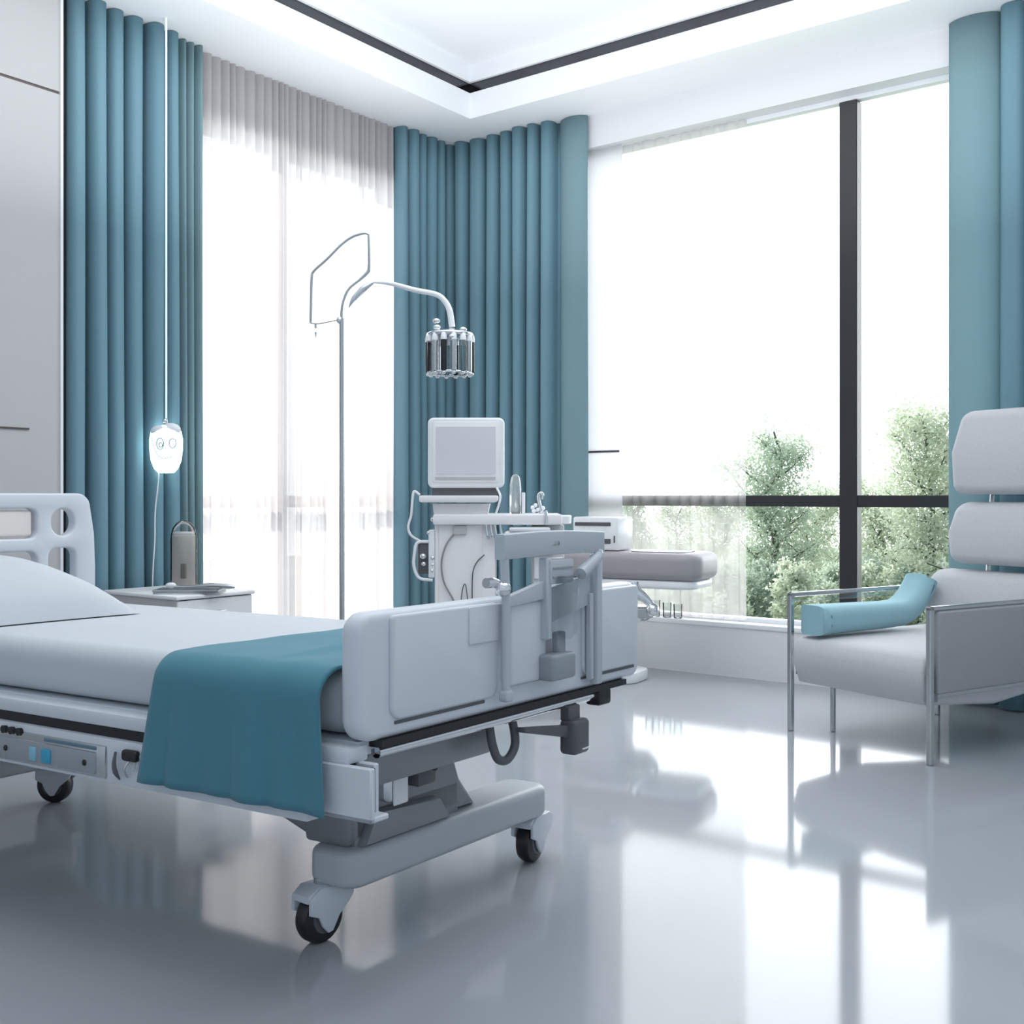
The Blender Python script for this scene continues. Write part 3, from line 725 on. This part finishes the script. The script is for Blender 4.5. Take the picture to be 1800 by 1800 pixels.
m = MB(KF); m.tube([(X(803), -.165, Zz(934)), (X(788), -.17, Zz(955)), (X(780), -.17, Zz(985)), (X(784), -.17, Zz(1018)), (X(798), -.17, Zz(1045)), (X(808), -.17, Zz(1066))], .0045, 8, 7)
m.build('cable', mat('grey_cable', (.30, .29, .29), .5), cart)
m = MB(KF); m.tube([(X(853), -.165, Zz(972)), (X(840), -.17, Zz(985)), (X(833), -.17, Zz(1005)), (X(832), -.17, Zz(1050))], .003, 8, 6)
m.tube([(X(812), -.17, Zz(1062)), (X(816), -.172, Zz(1030)), (X(821), -.172, Zz(1024)), (X(826), -.17, Zz(1062))], .0025, 8, 6); m.build('cable', DGREY, cart)
# pump on the left flank
m = MB(KF); m.box((X(738), -.13, Zz(1006)), (X(764), -.02, Zz(952)), .012, 3); pm = m.build('pump', DGREY, cart)
m = MB(KF); m.tube([(X(757), -.14, Zz(950)), (X(738), -.14, Zz(952)), (X(733), -.14, Zz(970)), (X(732), -.14, Zz(992)), (X(741), -.14, Zz(1012)), (X(764), -.14, Zz(1016))], .008, 10, 5); m.build('pump_guard', WGLOSS, pm)
m = MB(KF); m.box((X(757), -.15, Zz(1012)), (X(768), -.02, Zz(930)), .006, 2); m.build('pump_bracket', WGLOSS, pm)
for (px, py, r_) in ((748, 975, .016), (749, 988, .012), (764, 978, .012), (763, 1000, .010), (765, 912, .012), (757, 935, .009), (764, 990, .009)):
    m = MB(KF); m.ball((X(px), -.145, Zz(py)), r_, 14, 9); m.build('pump_knob', CHROME, pm)
# things on / under the counter
zct = Zz(903)
def ontop(px, y=0): return (X(px), y)
x, y = ontop(906, -.05)
m = MB(KF); m.lathe([(.028, zct), (.030, zct + .004), (.030, zct + .10), (.028, zct + .15), (.022, zct + .185), (.012, zct + .198), (.001, zct + .200)], (x, y, 0), 'z', 28)
bt = m.build('glass_bottle', mat('frosted_bottle_glass', (.82, .86, .86), .12, trans=.7, ior=1.3), None, 60); tag(bt, 'clear rounded glass bottle standing on the cart counter', 'bottle')
m = MB(KF); m.lathe([(.015, zct + .006), (.02, zct + .012), (.02, zct + .04), (.008, zct + .055), (.010, zct + .085), (.001, zct + .09)], (x, y, 0), 'z', 20); m.build('pump_insert', STEEL, bt, 60)
m = MB(KF); m.box((X(917), -.08, zct), (X(923), -.02, zct + .108), .004, 2)
tag(m.build('card_holder', WGLOSS, None), 'slim white upright card holder beside the glass bottle on the cart', 'card holder')
m = MB(KF); m.tube([(X(952), -.05, zct), (X(948), -.05, Zz(885)), (X(946), -.05, Zz(872)), (X(950), -.05, Zz(866)), (X(954), -.05, Zz(870)), (X(953), -.05, Zz(878))], [.009, .008, .008, .007, .006, .005], 12, 5)
m.lathe([(.022, zct), (.022, zct + .006), (.012, zct + .012)], (X(952), -.05, 0), 'z', 20)
tp_ = m.build('chrome_hook_tap', CHROME, None); tag(tp_, 'small curved chrome tap standing on the cart counter', 'tap')
for (px, py) in ((936, 892), (941, 888), (945, 896), (938, 898), (954, 893)):
    m = MB(KF); m.ball((X(px), -.05, Zz(py)), .011, 12, 8); m.build('tap_knob', WGLOSS, tp_)
m = MB(KF); m.tube([(X(936), -.05, Zz(900)), (X(952), -.05, Zz(893))], .005, 8); m.build('tap_stem', CHROME, tp_)
m = MB(KF); m.lathe([(.058, Zz(921)), (.064, Zz(920)), (.066, Zz(907)), (.062, Zz(905.5)), (.058, Zz(908))], (X(982), .0, 0), 'z', 36)
m.build('side_dish', WGLOSS, cart)
m = MB(KF); m.tube([(X(957), -.195, Zz(897)), (X(958), -.197, Zz(905)), (X(958), -.197, Zz(920))], [.007, .010, .010], 12, 2); m.build('probe', CHROME, cart)
m = MB(KF); m.box((X(886), -.20, Zz(966)), (X(973), .0, Zz(931)), .02, 4); m.box((X(895), -.21, Zz(932)), (X(965), -.02, Zz(925)), .008, 2)
pr = m.build('printer', WGLOSS, cart)
m = MB(KF); m.ball((X(895), -.20, Zz(940)), .012); m.build('printer_knob', BLACK, pr)
for (px) in (856, 864, 871, 880):
    m = MB(KF); m.tube([(X(px), -.19, Zz(921)), (X(px + 3), -.195, Zz(940)), (X(px + 5), -.19, Zz(945))], [.005, .008, .004], 10, 4); m.build('hanging_probe', CHROME, cart)

# ---------------------------------------------------------------- treatment couch by the window
ZE = 6.0
ec = pt((1146 - 900) / FPX * ZE, ZE); th = math.radians(-28)
EX = R * math.cos(th) + F * math.sin(th); EY = -R * math.sin(th) + F * math.cos(th)
EC = Frame(ec, EX, EY)
ex = thing('treatment_couch', 'grey padded treatment couch end on a chrome joint by the wide window', 'treatment couch', EC((-.05, .0, 0)))
m = MB(EC); m.prism(rrect(-.62, -.11, .30, .33, .11, 10), 'xy', .592, .742, bev=.045, seg=5); m.build('pad', TAUPE, ex, 60)
m = MB(EC); m.prism(rrect(-.12, -.05, .20, .18, .05, 8), 'xy', .741, .747); m.build('pad_inset', MGREY, ex, 60)
m = MB(EC); m.prism(rrect(-.60, -.09, .27, .31, .09, 8), 'xy', .545, .592, bev=.015, seg=2); m.build('pan', WGLOSS, ex, 60)
m = MB(EC); m.tube([(-.08, -.08, .56), (-.06, -.09, .525), (-.01, -.08, .49), (.02, -.07, .455)], [.045, .035, .025, .02], 16, 5); m.ball((.03, -.07, .43), .038); jt = m.build('joint', CHROME, ex, 60)
m = MB(EC); m.lathe([(.001, .36), (.05, .365), (.09, .40), (.11, .435), (.105, .44), (.001, .44)], (-.07, -.02, 0), 'z', 32); m.build('dish', STEEL, ex, 60)
m = MB(EC); m.prism(rrect(-.52, .0, -.18, .24, .08, 8), 'xy', .06, .55); m.prism(rrect(-.58, -.05, -.10, .28, .10, 8), 'xy', 0, .06, bev=.01); m.build('pedestal', WGLOSS, ex)
m = MB(EC); m.tube([(-.25, .08, .35), (-.1, -.02, .37), (.03, -.06, .41)], .022, 12, 4); m.build('support_arm', CHROME, ex)
# louvred unit on the couch
m = MB(EC); m.box((-.47, -.03, .746), (-.19, .20, .935), .012, 2)
lo_ = m.build('louvred_unit', WGLOSS, None); tag(lo_, 'small white louvred box with two dark slots standing on the grey couch', 'air unit')
for (z0, z1) in ((.885, .905), (.785, .812)):
    m = MB(EC); m.box((-.455, -.036, z0), (-.235, -.027, z1), .002, 1); m.build('slot', DGREY, lo_)
m = MB(EC); m.box((-.215, -.036, .79), (-.208, -.028, .83), .001, 1); m.build('latch', DGREY, lo_)
# small glasses on the sill
gl = None
for i, px in enumerate((1136, 1147, 1167, 1186)):
    k = (px - 900) / FPX; t = (5.80) / (F.y + k * R.y); xx = CAM.x + t * (F.x + k * R.x)
    pp = Vector((xx, .03, .3155))
    m = MB(Frame(pp, (1, 0, 0), (0, 1, 0)))
    h_ = (.08, .10, .09, .085)[i]
    m.lathe([(.022, 0), (.025, .004), (.027, h_), (.025, h_), (.022, .008), (.001, .007)], (0, 0, 0), 'z', 20)
    o = m.build('glass_tumbler', CLEAR, None, 60); tag(o, 'small clear glass standing on the low window sill by the couch', 'glass', 'glasses on the window sill')

# ---------------------------------------------------------------- armchair
f2 = (R * .52 - F * .854).normalized(); k2 = (R * .854 + F * .52).normalized()
q0 = pt(1.25, 4.85)
CH = Frame(q0, f2, k2)    # x: far arm -> near arm, y: front -> back
ac = thing('armchair', 'light grey high-backed armchair with slim steel arms facing the bed', 'armchair', CH((.37, .4, 0)))
WI = .735
def arm_frame(x, near):
    m = MB(CH)
    m.box((x - .012, -.012, 0), (x + .012, .014, .62), .004, 1); m.box((x - .012, -.012, .602), (x + .012, .98, .62), .004, 1); m.box((x - .012, .95, 0), (x + .012, .98, .62), .004, 1)
    return m.build('arm_frame', STEEL, ac)
arm_frame(0, 0); arm_frame(WI, 1)
m = MB(CH); m.box((.10, .14, 0), (.12, .16, .26), .003, 1); m.build('leg', STEEL, ac)
m = MB(CH); m.box((.10, .86, 0), (.12, .88, .26), .003, 1); m.build('leg', STEEL, ac)
m = MB(CH); m.box((.012, .02, .255), (WI - .012, .94, .27)); m.build('seat_frame', STEEL, ac)
# seat with a bulged front
m = MB(CH)
sec = [(.02, .225), (-.012, .30), (-.015, .36), (.0, .405), (.03, .425), (.10, .43), (.92, .43), (.94, .40), (.94, .24), (.45, .19)]
m.prism(sec, 'yz', .022, WI - .022, bev=.02, seg=4); m.build('seat', UPH, ac, 60)
m = MB(CH); m.prism([(.01, .24), (-.004, .34), (.03, .40), (.06, .40), (.06, .24)], 'yz', WI - .024, WI - .008, bev=.004); m.build('seat_end_panel', MGREY, ac)
# arm panels
m = MB(CH); m.box((WI - .01, .03, .275), (WI + .02, .94, .600), .010, 3); m.build('arm_panel', UPH_SHADED, ac)
m = MB(CH); m.box((-.004, .03, .575), (.004, .94, .60), .001, 1); m.build('arm_glass', CLEAR, ac)
# back cushions, leaning
def backc(z0, z1, y0, y1, th_, x0=.045):
    """cushion slab between heights, its front at y0 (bottom) and y1 (top)"""
    m = MB(CH); t = bmesh.new()
    bmesh.ops.create_cube(t, size=1)
    for v in t.verts:
        v.co = Vector((x0 + (v.co.x + .5) * (WI + .06 - x0), (v.co.y + .5) * th_, z0 + (v.co.z + .5) * (z1 - z0)))
    bmesh.ops.bevel(t, geom=t.edges[:], offset=.045, segments=5, affect='EDGES', profile=.5)
    bmesh.ops.subdivide_edges(t, edges=t.edges[:], cuts=1, use_grid_fill=True)
    for v in t.verts:
        s_ = (v.co.z - z0) / (z1 - z0); bulge = .022 * math.sin(math.pi * min(1, max(0, s_)))
        ex2 = .03 * math.sin(math.pi * min(1, max(0, s_)))
        v.co.y += y0 + (y1 - y0) * s_ - (bulge if v.co.y < th_ * .5 else 0)
        v.co.x -= ex2 if v.co.x < WI * .5 else -ex2
    m._add(t); return m.build('back_cushion', UPH, ac, 70)
backc(.432, .705, .79, .845, .13, .10)
backc(.735, 1.025, .835, .89, .12, .20)
backc(1.06, 1.46, .865, .94, .12, .19)
m = MB(CH)
for xx in (.30, .66):
    m.tube([(xx, .95, .30), (xx, .99, .70), (xx, 1.02, 1.05), (xx, 1.07, 1.35)], .011, 10)
m.build('back_posts', STEEL, ac)
# pale teal pad lying along the seat and up the back
m = MB(CH)
cl = catmull([(.015, .490), (.20, .492), (.40, .494), (.50, .505), (.57, .555), (.615, .62), (.63, .655)], 6)[:-1]
pts = [Vector((p_[0], p_[1])) for p_ in [Vector((q[0], q[1], 0)) for q in [(v.x, v.y) for v in catmull([(.015, .505, 0), (.25, .505, 0), (.48, .505, 0), (.60, .515, 0), (.68, .56, 0), (.735, .62, 0), (.76, .665, 0)], 6)]]]
top, bot = [], []
for i, p_ in enumerate(pts):
    d = (pts[min(i + 1, len(pts) - 1)] - pts[max(i - 1, 0)]).normalized(); nn = Vector((-d.y, d.x))
    hh = .066 - .022 * (i / len(pts))
    top.append(tuple(p_ + nn * hh)); bot.append(tuple(p_ - nn * hh))
m.prism(top + bot[::-1], 'yz', .02, .19, bev=.05, seg=6)
tag(m.build('seat_pad', PALETEAL, None, 60), 'pale teal folded cushion lying on the grey armchair seat and bending up its back', 'cushion')

# ---------------------------------------------------------------- garden beyond the windows
GZ = -3.6
m = MB(); m.box((-60, 1.5, GZ - .2), (80, 90, GZ)); gr = m.build('ground', mat('garden_grass', (.10, .14, .07), .9, var=.3, vscale=.3)); struct(gr)
BARK = mat('tree_bark', (.13, .14, .12), .9, var=.2)
LEAF = [cloth_mat('hazed_leaf_%d' % i, c, t, .35, 0, 3) for i, (c, t) in enumerate((((.42, .49, .41), (.60, .70, .56)), ((.52, .57, .47), (.70, .78, .62)), ((.34, .41, .35), (.50, .60, .48))))]  # leaf colours paled to stand in for bright haze outdoors
def tree(name, label, px, Z, top_py, halfw_px, group, seed, nleaf, lm, low=.12, leaf=.062):
    top_py -= 30; nleaf = int(nleaf * 1.8); halfw_px *= 1.15
    rnd = random.Random(seed); k = Z / FPX
    base = pt((px - 900) * k, Z, GZ); H = HCAM - (top_py - 873) * k - GZ; rad = halfw_px * k
    t = thing(name, label, 'tree', base, group)
    m = MB(); tips = []
    bend = [base + Vector((rnd.uniform(-.1, .1) * i, rnd.uniform(-.1, .1) * i, H * .9 * i / 6)) for i in range(7)]
    r0 = .02 * H
    m.tube(bend, [r0 * (1 - .14 * i) + .01 for i in range(7)], 8, 2)
    nb = 26
    for b in range(nb):
        f = low + (1 - low) * (b + .5) / nb * .9; h = f * H * .9
        q = bend[min(5, int(f * 6))].lerp(bend[min(6, int(f * 6) + 1)], f * 6 - int(f * 6))
        an = b * 2.4 + rnd.uniform(-.3, .3); rr = rad * (.35 + .65 * math.sin(math.pi * min(1, (f - low) / (1 - low) * .8 + .15))) * rnd.uniform(.75, 1)
        e = q + Vector((math.cos(an) * rr, math.sin(an) * rr, rr * rnd.uniform(.5, 1.0)))
        mid = q.lerp(e, .5) + Vector((0, 0, -.08 * rr))
        m.tube([q, mid, e], [r0 * .32, r0 * .2, r0 * .07], 6, 2); tips.append((q, mid, e))
        for s2 in range(4):
            u = q.lerp(e, rnd.uniform(.35, .9)); v = u + Vector((rnd.uniform(-1, 1), rnd.uniform(-1, 1), rnd.uniform(-.1, 1))) * rr * .45
            m.tube([u, v], [r0 * .12, r0 * .04], 5); tips.append((u, u.lerp(v, .5), v))
    m.build('trunk', BARK, t, recalc=False)
    me_v, me_f = [], []
    for i in range(nleaf):
        q, mid, e = tips[rnd.randrange(len(tips))]
        u = rnd.random() ** .6; c = (q.lerp(mid, u * 2) if u < .5 else mid.lerp(e, u * 2 - 1))
        sp = rad * .17
        c = c + Vector((rnd.gauss(0, sp), rnd.gauss(0, sp), rnd.gauss(0, sp)))
        d1 = Vector((rnd.gauss(0, 1), rnd.gauss(0, 1), rnd.gauss(0, 1))).normalized(); d2 = d1.orthogonal().normalized()
        l_ = leaf * rnd.uniform(.6, 1.2); n0 = len(me_v)
        me_v += [c - d1 * l_ - base, c + d2 * l_ * .5 - base, c + d1 * l_ - base, c - d2 * l_ * .5 - base]; me_f.append((n0, n0 + 1, n0 + 2, n0 + 3))
    me = bpy.data.meshes.new('foliage'); me.from_pydata([tuple(v) for v in me_v], [], me_f); me.materials.append(lm)
    o = bpy.data.objects.new('foliage', me); C.collection.objects.link(o); o.parent = t
    return t
G = 'garden trees beyond the wide window'
tree('garden_tree', 'leafy round-topped tree with a dark straight trunk, left of the black mullion', 1357, 34, 750, 72, G, 1, 9000, LEAF[0])
tree('garden_tree', 'tallest pale tree at the right edge of the window, beside the pale curtain', 1632, 30, 705, 82, G, 2, 11000, LEAF[1], low=.2)
tree('garden_tree', 'bushy tree just left of the black mullion, right of the round-topped tree', 1432, 40, 860, 60, G, 3, 6000, LEAF[1])
tree('garden_tree', 'light green birch just right of the black mullion', 1540, 36, 850, 62, G, 4, 7500, LEAF[1])
tree('garden_tree', 'small tree seen through the sheer, left of the round-topped tree', 1262, 44, 892, 55, G, 5, 5000, LEAF[1])
tree('garden_tree', 'small hazy tree seen through the sheer above the grey couch', 1190, 48, 905, 42, G, 6, 4000, LEAF[1])
tree('garden_tree', 'leftmost small tree seen through the sheer', 1130, 46, 890, 34, G, 7, 3500, LEAF[0])
tree('garden_tree', 'slender tree half hidden behind the armchair and pale curtain', 1700, 38, 780, 60, G, 8, 6000, LEAF[0])
for i, px in enumerate(range(1130, 1700, 52)):
    b = tree('garden_shrub', 'low dense shrub in the row at the foot of the garden trees', px + (i * 13) % 17, 27 + (i * 7) % 5, 985 + (i * 11) % 25, 34, 'garden shrubs in a row', 20 + i, 3000, LEAF[(0, 2, 1)[i % 3]], low=.05, leaf=.06)
    b['category'] = 'shrub'
